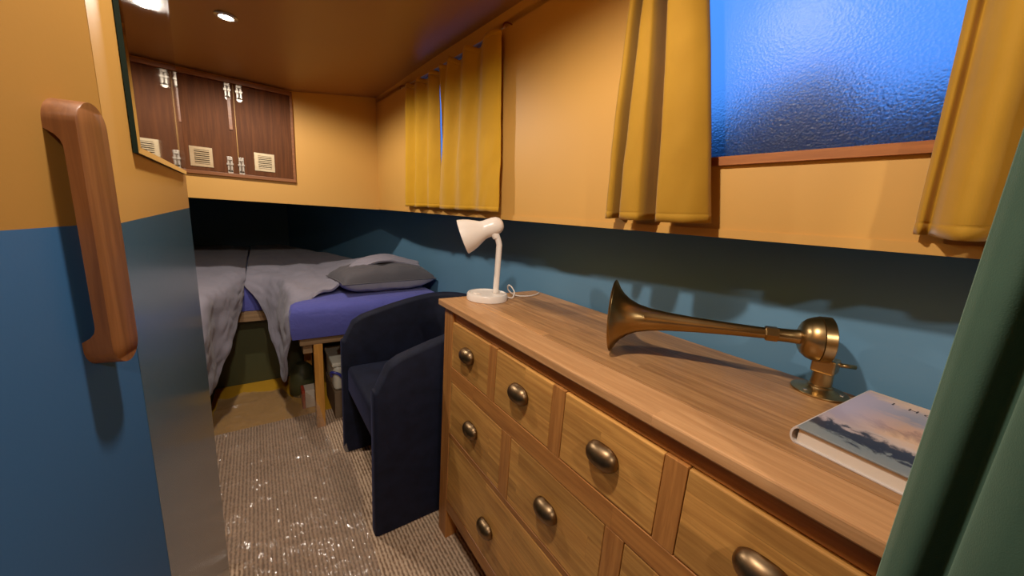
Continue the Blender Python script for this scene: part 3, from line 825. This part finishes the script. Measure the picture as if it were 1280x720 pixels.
# ------------------------------------------------------------------ curtains
def curtain(name, label, cols, ztop, zbot, mat, group=None, nrow=30, ncol=150, scallop=0.02, thick=0.0016, header=0.018, xfun=None):
    """cols: (y_top, y_bottom, gap_top, gap_bottom) from one edge to the other; gap = how far the cloth stands off the wall"""
    cs = catmull([Vector((c[0], c[1], c[2])) for c in cols], ncol); cg = catmull([Vector((c[3], 0, 0)) for c in cols], ncol)
    rows = []
    ht, hb_ = header / (ztop - zbot), 1 - 0.016 / (ztop - zbot)
    ts = sorted([k / nrow for k in range(nrow + 1)] + [ht - 0.004, ht, ht + 0.004, hb_ - 0.005, hb_ - 0.001, hb_ + 0.003])
    for t in ts:
        row = []
        for j in range(ncol):
            yt, yb, g0 = cs[j]; g1 = cg[j].x
            zt_ = ztop - scallop * min(1, max(0, (0.042 - g0) / 0.024)) if scallop else ztop
            z = zt_ + (zbot - zt_) * t
            e = t ** 0.8
            y = yt + (yb - yt) * e; g = g0 + (g1 - g0) * e
            if abs(t - ht) < 0.001: g -= 0.0022
            if abs(t - hb_ + 0.001) < 0.0005: g -= 0.0016
            nz = noise.noise(Vector((y * 9, z * 4, 3.1 + len(label)))) * 0.005 + noise.noise(Vector((y * 30 + z * 8, z * 14, len(label)))) * 0.0022
            bx_ = xfun(y, z) if xfun else xw(y, z)
            row.append((bx_ - max(0.006, g + nz * (0.4 + t)), y, z - 0.10 * (g1 - 0.03) * t))
        rows.append(row)
    o = link(name, grid_mesh(name, rows), mat, smooth=True)
    solidify(o, thick, 0)
    tag(o, label, 'curtain', group)
    # stitched hem: a slightly thicker band along the bottom
    return o
def pleats(y0t, y1t, y0b, y1b, k, g, amp_t, amp_b, seed, jitter=0.25):
    r = random.Random(seed); n_ = k * 2 + 1
    out = []
    for i in range(n_):
        f = i / (n_ - 1) + (r.uniform(-jitter, jitter) / n_ if 0 < i < n_ - 1 else 0)
        s = 1 if i % 2 else -1
        out.append((y0t + (y1t - y0t) * f, y0b + (y1b - y0b) * f, g + s * amp_t * r.uniform(0.6, 1.1), g + s * amp_b * r.uniform(0.7, 1.2)))
    return out
# far window pair
curtain('curtain', 'narrow mustard yellow curtain, the farther panel of the far window pair', pleats(1.815, 1.475, 1.845, 1.475, 3, 0.028, 0.010, 0.014, 3), 1.706, 1.150, M['mustard'])
curtain('curtain', 'wide mustard yellow curtain hanging just above the white desk lamp',
        [(1.470, 1.42, 0.020, 0.012), (1.44, 1.44, 0.036, 0.014), (1.40, 1.475, 0.022, 0.020), (1.36, 1.40, 0.040, 0.040), (1.31, 1.34, 0.018, 0.026), (1.24, 1.27, 0.042, 0.040), (1.18, 1.20, 0.020, 0.022), (1.12, 1.13, 0.040, 0.042), (1.07, 1.07, 0.038, 0.040), (1.045, 1.02, 0.030, 0.034)],
        1.706, 1.148, M['mustard'])
# near window pair
curtain('curtain', 'amber yellow curtain left of the blue misted window, with deep folds',
        [(0.566, 0.580, 0.012, 0.012), (0.562, 0.574, 0.046, 0.046), (0.556, 0.564, 0.058, 0.066), (0.547, 0.553, 0.056, 0.064), (0.545, 0.550, 0.026, 0.026), (0.543, 0.547, 0.006, 0.006), (0.527, 0.528, 0.006, 0.008), (0.525, 0.525, 0.046, 0.046), (0.522, 0.518, 0.066, 0.076), (0.514, 0.480, 0.068, 0.078), (0.510, 0.470, 0.060, 0.066), (0.509, 0.468, 0.028, 0.026), (0.506, 0.465, 0.006, 0.006), (0.486, 0.440, 0.006, 0.008), (0.484, 0.437, 0.050, 0.048), (0.480, 0.430, 0.074, 0.076), (0.468, 0.400, 0.074, 0.076), (0.456, 0.368, 0.066, 0.066), (0.446, 0.347, 0.052, 0.048), (0.443, 0.343, 0.040, 0.036)],
        1.712, 1.150, M['mustard_lamp_tint'])
curtain('curtain', 'amber yellow curtain right of the blue misted window, partly behind the green curtain',
        [(0.106, 0.086, 0.012, 0.010), (0.098, 0.080, 0.024, 0.020), (0.090, 0.071, 0.020, 0.014), (0.080, 0.060, 0.036, 0.046), (0.065, 0.045, 0.064, 0.070), (0.045, 0.028, 0.066, 0.066), (0.02, 0.005, 0.030, 0.026), (-0.02, -0.02, 0.05, 0.055), (-0.06, -0.05, 0.02, 0.022), (-0.11, -0.10, 0.05, 0.05), (-0.17, -0.16, 0.03, 0.03)],
        1.712, 1.148, M['mustard_lamp_tint'])
# curtain wires and hooks
for nm, y0, y1, lb in (('curtain_wire', 1.03, 1.86, 'thin curtain wire with brass hooks along the top of the far window'), ('curtain_wire', -0.18, 0.60, 'thin curtain wire over the near blue misted window')):
    w = thing(nm, lb, 'curtain wire', (xw(y0, 1.7) - 0.028, y0, 1.70))
    tube('wire', [(xw(y0, 1.7) - 0.028, y0, 1.699), (xw((y0 + y1) / 2, 1.7) - 0.028, (y0 + y1) / 2, 1.697), (xw(y1, 1.7) - 0.028, y1, 1.699)], 0.0014, M['chrome'], w, 8)
    for yy in (y0 + 0.004, y1 - 0.004):
        tube('hook', [(xw(yy, 1.7) + 0.001, yy, 1.716), (xw(yy, 1.7) - 0.018, yy, 1.716), (xw(yy, 1.7) - 0.03, yy, 1.708), (xw(yy, 1.7) - 0.028, yy, 1.697)], 0.0022, M['hook'], w, 8)

# green velvet curtain drawn aside in the doorway, close to the camera
def green_curtain():
    rows = []
    ctl = [(0.0125, 0.462), (0.006, 0.444), (-0.006, 0.432), (-0.020, 0.446), (-0.027, 0.440), (-0.026, 0.412), (-0.040, 0.388), (-0.062, 0.392), (-0.075, 0.42), (-0.085, 0.40), (-0.10, 0.37), (-0.13, 0.375), (-0.15, 0.41), (-0.18, 0.38), (-0.22, 0.36), (-0.26, 0.40), (-0.30, 0.37)]
    cs = catmull([(x, y, 0) for y, x in ctl], 140)
    for i in range(50):
        z = 0.02 + (ZC - 0.03 - 0.02) * i / 49
        t = i / 49
        k = 1.0 - 0.35 * t
        row = []
        for c in cs:
            nz = noise.noise(Vector((c.y * 10, z * 2.2, 8.3))) * 0.006
            row.append((0.42 + (c.x - 0.42) * k + nz, c.y + 0.004 * math.sin(z * 3 + c.y * 20) * min(1, (0.0125 - c.y) * 60), z))
        rows.append(row)
    o = link('curtain', grid_mesh('curtain', rows), M['green'], smooth=True); solidify(o, 0.003, 0)
    tag(o, 'dark green velvet curtain drawn aside at the right edge, covering the end of the chest', 'curtain')
green_curtain()

# ------------------------------------------------------------------ tub chair
ch = thing('tub_chair', 'navy blue velvet tub chair between the oak chest and the bunk', 'chair', (0.56, 1.36, 0))
def chair():
    y0, y1, xf, xb, t = 1.085, 1.665, 0.286, 0.855, 0.055
    r = 0.20
    # centre line of the shell in plan, from near arm front round the back to the far arm front
    path = [(xf, y0 + t / 2)]
    n_ = 10
    path += [(xf + (xb - r - xf) * i / n_, y0 + t / 2) for i in range(1, n_)]
    for i in range(13):
        a = -PI / 2 + PI / 2 * i / 12
        path.append((xb - r + (r - t / 2) * math.cos(a), y0 + r + (r - t / 2) * math.sin(a)))
    path += [(xb - t / 2, y0 + r + (y1 - y0 - 2 * r) * i / 6) for i in range(1, 6)]
    for i in range(13):
        a = PI / 2 * i / 12
        path.append((xb - r + (r - t / 2) * math.cos(a), y1 - r + (r - t / 2) * math.sin(a)))
    path += [(xb - r - (xb - r - xf) * i / n_, y1 - t / 2) for i in range(1, n_ + 1)]
    def top(x):
        q = max(0.0, (x - xf) / (xb - xf))
        return 0.632 + 0.115 * (1 - (1 - q) ** 1.8)
    bm = bmesh.new()
    rings = []
    m = len(path)
    for i, (x, y) in enumerate(path):
        a = Vector(path[max(0, i - 1)]); b = Vector(path[min(m - 1, i + 1)])
        d = (b - a).normalized(); nn = Vector((-d.y, d.x))
        zt_ = top(x)
        q = x - xf
        if q < 0.075: zt_ -= 0.075 * (1 - math.sqrt(max(0, 1 - (1 - q / 0.075) ** 2)))
        prof = []
        h = t / 2
        for k in range(9):
            an = PI * k / 8
            prof.append((h * math.cos(an), zt_ - h * 0.55 + h * 0.55 * math.sin(an)))
        prof = [(h, 0.004)] + [(h, 0.004 + (zt_ - 0.02) * s) for s in (0.35, 0.7)] + prof + [(-h, 0.004 + (zt_ - 0.02) * s) for s in (0.7, 0.35)] + [(-h, 0.004)]
        sc = 1.0
        rings.append([bm.verts.new((x + nn.x * p * sc, y + nn.y * p * sc, z)) for p, z in prof])
    for A, B in zip(rings, rings[1:]):
        for k in range(len(A)): bm.faces.new((A[k], A[(k + 1) % len(A)], B[(k + 1) % len(A)], B[k]))
    # rounded front edges of the arms
    for A, sgn in ((rings[0], -1), (rings[-1], -1)):
        c = [v.co.copy() for v in A]
        ctr = sum((v.co.y for v in A)) / len(A)
        prev = A
        for dx, f in ((-0.008, 0.86), (-0.012, 0.6)):
            B = [bm.verts.new((p.x + dx, ctr + (p.y - ctr) * f, p.z - (0.004 if p.z > 0.4 else 0))) for p in c]
            for k in range(len(A)): bm.faces.new((prev[k], B[k], B[(k + 1) % len(A)], prev[(k + 1) % len(A)]))
            prev = B
        bm.faces.new(prev)
    sh = bm_obj('shell', bm, M['navy'], ch, True); sharp(sh, 60)
    # seat: thick pad; near-black box below paints the shade of the cavity
    bm = bmesh.new()
    add_box(bm, xf + 0.004, xb - t - 0.002, y0 + t + 0.003, y1 - t - 0.003, 0.31, 0.437, 0.022, 4)
    st = bm_obj('seat', bm, M['navy'], ch, True); sharp(st, 60)
    box('under_seat_shade', xf + 0.10, xb - t - 0.005, y0 + t + 0.004, y1 - t - 0.004, 0.05, 0.308, M['dark'], ch)
chair()

# ------------------------------------------------------------------ bunks
bed = thing('bunk_frame', 'wooden bunk frame with a pine post carrying the mattress', 'bed', (0.5, 2.3, 0))
box('slat_base', 0.135, 0.84, 1.885, 2.45, 0.455, 0.495, M['ply'], bed, 0.002)
box('leg', 0.193, 0.232, 1.885, 1.915, 0.0, 0.454, M['pine'], bed, 0.002)
box('leg', 0.80, 0.84, 1.885, 1.915, 0.0, 0.454, M['pine'], bed, 0.002)
box('leg', 0.193, 0.232, 2.40, 2.43, 0.0, 0.454, M['pine'], bed, 0.002)
box('rail', 0.15, 0.19, 1.92, 2.45, 0.40, 0.454, M['ply'], bed, 0.002)
box('platform', -1.15, 0.84, 2.46, 3.35, 0.44, 0.495, M['ply'], bed)
box('platform', -1.15, -0.245, 1.90, 2.455, 0.44, 0.495, M['ply'], bed)
box('platform', -1.15, 0.36, 3.352, 4.08, 0.44, 0.495, M['ply'], bed)
structure(box('trim_5', -0.30, 0.20, 2.60, 2.62, 0.0, 0.44, M['olive']))
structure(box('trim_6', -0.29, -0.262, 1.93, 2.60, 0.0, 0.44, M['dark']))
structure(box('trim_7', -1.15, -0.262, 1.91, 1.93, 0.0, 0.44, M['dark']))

def mattress():
    # U-shaped outline over both bunks and the bow platform
    out = [(0.105, 1.86), (0.50, 1.855), (0.872, 1.86), (0.868, 2.1), (0.845, 2.34), (0.75, 2.66), (0.6, 3.05), (0.4, 3.6), (0.24, 4.06), (-1.14, 4.06), (-1.14, 1.88), (-0.24, 1.88), (-0.235, 2.2), (-0.225, 2.48), (0.09, 2.48), (0.10, 2.2)]
    bm = bmesh.new()
    n_ = len(out)
    lev = [(0.503, -0.022), (0.498, 0.0), (0.53, 0.006), (0.60, 0.008), (0.625, 0.004), (0.648, -0.008), (0.662, -0.028), (0.668, -0.06)]
    # inward normals
    P_ = [Vector(p) for p in out]
    def off(i, d):
        a, b, c = P_[i - 1], P_[i], P_[(i + 1) % n_]
        e1 = (b - a).normalized(); e2 = (c - b).normalized()
        n1 = Vector((e1.y, -e1.x)); n2 = Vector((e2.y, -e2.x))
        v = (n1 + n2)
        v = v / max(0.5, v.length_squared / 2) if v.length > 1e-4 else n1
        return b + v * d
    rings = []
    for z, d in lev:
        rings.append([bm.verts.new((*off(i, d), z)) for i in range(n_)])
    for A, B in zip(rings, rings[1:]):
        for k in range(n_): bm.faces.new((A[k], A[(k + 1) % n_], B[(k + 1) % n_], B[k]))
    bm.faces.new(rings[0]); bm.faces.new(rings[-1])
    o = bm_obj('mattress', bm, M['sheet'], None, True); sharp(o, 50)
    tag(o, 'mattress under a violet blue fitted sheet on the bunks', 'mattress')
mattress()

def wrinkle(rows, amp, f, seed, fine=0.4):
    out = []
    nr, nc = len(rows), len(rows[0])
    for i in range(nr):
        r_ = []
        for j in range(nc):
            p = Vector(rows[i][j])
            a = Vector(rows[min(i + 1, nr - 1)][j]) - Vector(rows[max(i - 1, 0)][j]); b = Vector(rows[i][min(j + 1, nc - 1)]) - Vector(rows[i][max(j - 1, 0)])
            nn = a.cross(b)
            nn = nn.normalized() if nn.length > 1e-9 else Vector((0, 0, 1))
            q = p * f + Vector((seed, seed * 2, 0))
            w = noise.noise(q) + fine * (1 - 2 * abs(noise.noise(q * 2.3 + Vector((5, 1, 2)))))
            r_.append(p + nn * amp * w)
        out.append(r_)
    return out

def duvet(name, label, rows, nr, nc, amp, f, seed):
    g = wrinkle(surface(rows, nr, nc), amp, f, seed)
    o = link(name, grid_mesh(name, g), M['duvet'], smooth=True)
    solidify(o, 0.014, 0); subsurf(o, 1)
    tag(o, label, 'duvet')
    return o
V = Vector
duvet('duvet', 'grey duvet spread over the right bunk, one corner hanging beside the footwell', [
    [(-0.05, 3.95, .71), (0.0, 3.95, .72), (.06, 3.95, .72), (.10, 3.95, .72), (.14, 3.95, .72), (.16, 3.95, .72), (.18, 3.95, .71), (.19, 3.95, .71), (.20, 3.95, .70), (.21, 3.95, .70)],
    [(-0.055, 3.2, .735), (0.04, 3.2, .74), (.12, 3.2, .745), (.2, 3.2, .74), (.26, 3.2, .75), (.32, 3.2, .75), (.38, 3.2, .74), (.42, 3.2, .74), (.46, 3.2, .73), (.48, 3.2, .73)],
    [(-0.06, 2.75, .725), (.05, 2.75, .73), (.14, 2.7, .725), (.22, 2.65, .73), (.30, 2.62, .73), (.38, 2.62, .74), (.46, 2.62, .76), (.54, 2.62, .76), (.62, 2.62, .75), (.68, 2.62, .73)],
    [(-0.065, 2.58, .71), (.045, 2.55, .71), (.12, 2.45, .705), (.17, 2.3, .705), (.24, 2.22, .705), (.33, 2.25, .715), (.42, 2.28, .77), (.54, 2.30, .825), (.68, 2.31, .825), (.80, 2.31, .79)],
    [(-0.07, 2.51, .695), (.03, 2.455, .695), (.095, 2.30, .695), (.108, 2.12, .695), (.155, 2.0, .69), (.25, 2.05, .692), (.34, 2.10, .715), (.45, 2.14, .82), (.62, 2.15, .845), (.82, 2.16, .805)],
    [(-0.074, 2.485, .675), (.012, 2.42, .64), (.070, 2.26, .60), (.086, 2.10, .56), (.112, 1.925, .62), (.235, 2.005, .688), (.325, 2.055, .70), (.43, 2.085, .80), (.60, 2.10, .838), (.81, 2.12, .80)],
    [(-0.076, 2.475, .665), (.005, 2.39, .60), (.060, 2.22, .48), (.082, 2.085, .37), (.102, 1.92, .53), (.225, 1.985, .685), (.32, 2.04, .695), (.425, 2.065, .79), (.60, 2.075, .835), (.81, 2.10, .798)],
    [(-0.078, 2.47, .655), (-.002, 2.365, .54), (.048, 2.19, .36), (.076, 2.07, .20), (.096, 1.925, .46), (.22, 1.975, .683), (.318, 2.03, .692), (.422, 2.055, .783), (.60, 2.062, .83), (.81, 2.09, .795)]],
    70, 90, 0.013, 9.0, 1.7)
duvet('duvet', 'grey duvet over the left bunk, hanging down by the blue bulkhead', [
    [(-0.06, 3.95, .71), (-.2, 3.95, .72), (-.35, 3.95, .72), (-.5, 3.95, .72), (-.65, 3.95, .72), (-.8, 3.95, .71), (-1.0, 3.95, .70)],
    [(-0.065, 3.1, .735), (-.2, 3.1, .74), (-.32, 3.1, .74), (-.45, 3.1, .74), (-.6, 3.1, .74), (-.8, 3.1, .73), (-1.0, 3.1, .72)],
    [(-0.068, 2.65, .715), (-.15, 2.62, .725), (-.24, 2.58, .725), (-.33, 2.5, .725), (-.42, 2.4, .725), (-.6, 2.4, .72), (-.9, 2.4, .72)],
    [(-0.070, 2.50, .695), (-.105, 2.40, .70), (-.15, 2.25, .70), (-.20, 2.12, .70), (-.24, 2.0, .695), (-.38, 1.97, .695), (-.7, 1.97, .695)],
    [(-0.074, 2.47, .675), (-.102, 2.36, .63), (-.142, 2.20, .58), (-.192, 2.07, .56), (-.215, 1.885, .58), (-.34, 1.862, .58), (-.68, 1.862, .58)],
    [(-0.078, 2.455, .655), (-.105, 2.33, .56), (-.148, 2.17, .46), (-.205, 2.06, .38), (-.222, 1.87, .42), (-.33, 1.85, .44), (-.68, 1.85, .44)],
    [(-0.082, 2.45, .63), (-.108, 2.31, .50), (-.158, 2.15, .37), (-.216, 2.06, .24), (-.226, 1.865, .28), (-.33, 1.845, .33), (-.68, 1.845, .33)]],
    60, 70, 0.012, 9.0, 5.2)

def pillow():
    c = Vector((0.588, 2.10, 0.670)); hx, hy = 0.268, 0.145
    rz = math.radians(7)
    pl = thing('pillow', 'charcoal pillow with a paler underside lying on the blue sheet under the duvet edge', 'pillow', c, 0)
    def half(sign, h, name, mat):
        rows = []
        nr, nc = 30, 44
        for i in range(nr + 1):
            v = -1 + 2 * i / nr
            row = []
            for j in range(nc + 1):
                u = -1 + 2 * j / nc
                pin = 1 - 0.07 * (1 - u * u) * abs(v) ** 2 * 0.6 
                pin2 = 1 - 0.05 * (1 - v * v) * abs(u) ** 2
                e = max(0, (1 - abs(u) ** 2.6)) * max(0, (1 - abs(v) ** 2.6))
                z = h * e ** 0.42
                q = V((u * 2.4, v * 2.0, sign * 3.0))
                z += (noise.noise(q) * 0.010 + (1 - 2 * abs(noise.noise(q * 2.1))) * 0.005) * min(1, e * 4)
                x, y = u * hx * pin2, v * hy * pin
                row.append((c.x + x * math.cos(rz) - y * math.sin(rz), c.y + x * math.sin(rz) + y * math.cos(rz), c.z + 0.066 + sign * z))
            rows.append(row)
        return link(name, grid_mesh(name, rows), mat, pl, smooth=True)
    half(1, 0.082, 'upper_cover', M['pillow'])
    lo_ = half(-1, 0.064, 'lower_cover', M['pillow2']); lo_['label'] = 'paler grey underside of the pillow'
    ed = []
    for k in range(80):
        a = 2 * PI * k / 80
        u = max(-1, min(1, 1.5 * math.cos(a))); v = max(-1, min(1, 1.5 * math.sin(a)))
        pin = 1 - 0.042 * (1 - u * u) * v * v; pin2 = 1 - 0.05 * (1 - v * v) * u * u
        x, y = u * hx * pin2, v * hy * pin
        ed.append((c.x + x * math.cos(rz) - y * math.sin(rz), c.y + x * math.sin(rz) + y * math.cos(rz), c.z + 0.066))
    ed.append(ed[0])
    tube('piping', ed, 0.003, M['pillow'], pl, 8, 200)
pillow()

# ------------------------------------------------------------------ things stowed under the bunk
cb = box('cardboard_box', 0.285, 0.60, 1.93, 2.22, 0.0, 0.155, M['carton'], None, 0.003)
tag(cb, 'brown cardboard box on the floor under the bunk, below the white tub', 'box')
tb = thing('plastic_tub', 'white plastic tub with a blue handle stowed under the bunk', 'tub', (0.44, 2.06, 0.156))
bm = bmesh.new()
add_box(bm, 0.285, 0.59, 1.94, 2.2, 0.156, 0.30, 0.02, 4)
o = bm_obj('tub_body', bm, M['tub'], tb, True); sharp(o, 50)
box('tub_lid', 0.278, 0.597, 1.934, 2.206, 0.295, 0.318, M['tub'], tb, 0.006)
tube('handle', [(0.278, 1.965, 0.235), (0.274, 1.95, 0.262), (0.285, 1.934, 0.268), (0.31, 1.928, 0.255), (0.33, 1.928, 0.22), (0.338, 1.932, 0.175)], 0.007, M['cobalt'], tb, 10)['label'] = 'blue plastic carrying handle'
lf = thing('carton', 'small white and red carton on the floor behind the pine post', 'carton', (0.2, 2.2, 0))
box('carton_body', 0.165, 0.255, 2.12, 2.2, 0.0, 0.105, M['whitecard'], lf, 0.001)
box('red_panel', 0.150, 0.1645, 2.12, 2.2, 0.0, 0.105, M['redcard'], lf, 0.001)
bg = lathe('holdall', (0.168, 2.305, 0.0), (0, 0, 1), [(0, 0.05), (0.02, 0.066), (0.10, 0.068), (0.17, 0.055), (0.20, 0.03), (0.205, 0.0)], M['olive'], None, 24)
tag(bg, 'dark olive bag slumped under the bunk beside the footwell', 'bag')
rl = tube('rolled_mat', [(0.13, 1.90, 0.478), (0.13, 2.2, 0.478)], 0.014, M['tub'], None, 14)
rl.location.z = 0.0
bpy.data.objects.remove(rl)

# ------------------------------------------------------------------ polythene sheet over the floor
def film():
    # floor part with the right edge turned up against the bunk and the chair
    path = [(-0.245, 0.004), (-0.24, 0.004), (-0.10, 0.004), (0.0, 0.004), (0.1, 0.004), (0.16, 0.006)]
    rows = []
    NY, NX = 420, 130
    for i in range(NY + 1):
        y = 0.25 + (2.42 - 0.25) * i / NY
        xe = 0.255 if y < 1.05 else (0.255 if y < 1.6 else 0.255 - 0.18 * (y - 1.6) / 0.8)
        x0 = -0.098 - 0.142 * max(0.0, min(1.0, (y - 1.2) / 0.04))
        if y < 0.52: x0 = -0.085 - 0.226 * (0.52 - y)
        up = max(0.0, min(1.0, (y - 1.62) / 0.15)) * (1 - max(0.0, min(1.0, (y - 1.95) / 0.3)))
        upc = max(0.0, min(1.0, (y - 1.16) / 0.06)) * max(0.0, min(1.0, (1.60 - y) / 0.05))
        row = []
        for j in range(NX + 1):
            s = j / NX
            w = xe - x0
            x = x0 + w * s
            z = 0.005
            if s > 0.85:
                q = (s - 0.85) / 0.15
                h = 0.17 * up + 0.085 * upc
                x = x0 + w * 0.85 + w * 0.15 * (q if h < 0.01 else q * 0.75)
                z += h * q ** 1.3
                if upc > 0: x += 0.03 * q * upc
            q3 = V((x * 7, y * 7, 1.3))
            wx, wy = x + 0.03 * noise.noise(V((x * 9, y * 9, 3))), y + 0.03 * noise.noise(V((x * 9, y * 9, 9)))
            r1 = 1 - abs(noise.noise(V((wx * 8 + wy * 3, wy * 6 - wx * 2, 7.7)))) * 2.2
            r2 = 1 - abs(noise.noise(V((wx * 17, wy * 21, 2.2)))) * 2.2
            r3 = 1 - abs(noise.noise(V((wx * 44, wy * 38, 5.2)))) * 2.2
            z += max(0.0, 0.009 * max(0, r1) ** 2 + 0.005 * max(0, r2) ** 2 + 0.0006 * max(0, r3) ** 1.5)
            row.append((x + 0.012 * noise.noise(V((y * 6, 2, s * 2))), y + (0.05 * noise.noise(V((x * 6, 5, 5))) * (i / NY) ** 8), z))
        rows.append(row)
    o = link('plastic_sheet', grid_mesh('plastic_sheet', rows), M['film'], smooth=True)
    tag(o, 'crinkled clear polythene sheet protecting the ribbed carpet', 'plastic sheet')
film()

# ------------------------------------------------------------------ outside: bushes on the bank beyond the glass
def bank():
    rows = []
    for i in range(24):
        t = i / 23
        row = []
        for j in range(60):
            y = -4 + 9 * j / 59
            h = 2.16 + 0.24 * noise.noise(V((y * 1.6, 0, 4))) + 0.14 * noise.noise(V((y * 4, 2, 4)))
            z = -0.2 + h * t
            row.append((2.3 + 0.5 * t + 0.25 * noise.noise(V((y * 3, z * 3, 1))), y, z))
        rows.append(row)
    m, nt, p, out = new_mat('dusk_bushes')
    v = coords(nt)
    nt.links.new(ramp(nt, noise_tex(nt, v, 5, 5), [(0.35, rgb(10, 18, 34)), (0.6, rgb(22, 48, 40)), (0.8, rgb(20, 36, 60))]), p.inputs['Base Color'])
    p.inputs['Roughness'].default_value = 0.9
    o = link('hedge', grid_mesh('hedge', rows), m, smooth=True)
    tag(o, 'dark bushes on the bank, blurred behind the misted window', 'hedge')
bank()

# ------------------------------------------------------------------ light
w = bpy.data.worlds.new('dusk'); scene.world = w; w.use_nodes = True
bgn = w.node_tree.nodes['Background']
tcw = N(w.node_tree, 'ShaderNodeTexCoord'); sw = N(w.node_tree, 'ShaderNodeSeparateXYZ')
w.node_tree.links.new(tcw.outputs['Generated'], sw.inputs[0])
w.node_tree.links.new(ramp(w.node_tree, sw.outputs[2], [(0.0, rgb(60, 110, 190)), (0.12, rgb(62, 130, 236)), (0.5, rgb(74, 142, 250)), (1.0, rgb(60, 120, 235))]), bgn.inputs[0])
bgn.inputs[1].default_value = 1.25

def spot(y, power, x=LX, z=None, size=2.95, blend=0.38, col=(1.0, 0.87, 0.72)):
    l = bpy.data.lights.new('spotlight', 'SPOT'); l.energy = power; l.color = col
    l.spot_size = size; l.spot_blend = blend; l.shadow_soft_size = 0.022
    o = bpy.data.objects.new('spotlight', l); COL.objects.link(o)
    o.location = (x, y, (ceil_z(x, y) if z is None else z) - 0.022)
    return o
spot(LY, 29)
spot(0.42, 31, 0.07)
spot(-0.85, 24)

scene.view_settings.view_transform = 'Standard'
scene.view_settings.look = 'None'
scene.view_settings.exposure = 0.0
scene.view_settings.gamma = 1.14
scene.cycles.use_denoising = True
scene.cycles.max_bounces = 8
scene.cycles.sample_clamp_indirect = 5
scene.cycles.caustics_reflective = False
scene.cycles.caustics_refractive = False
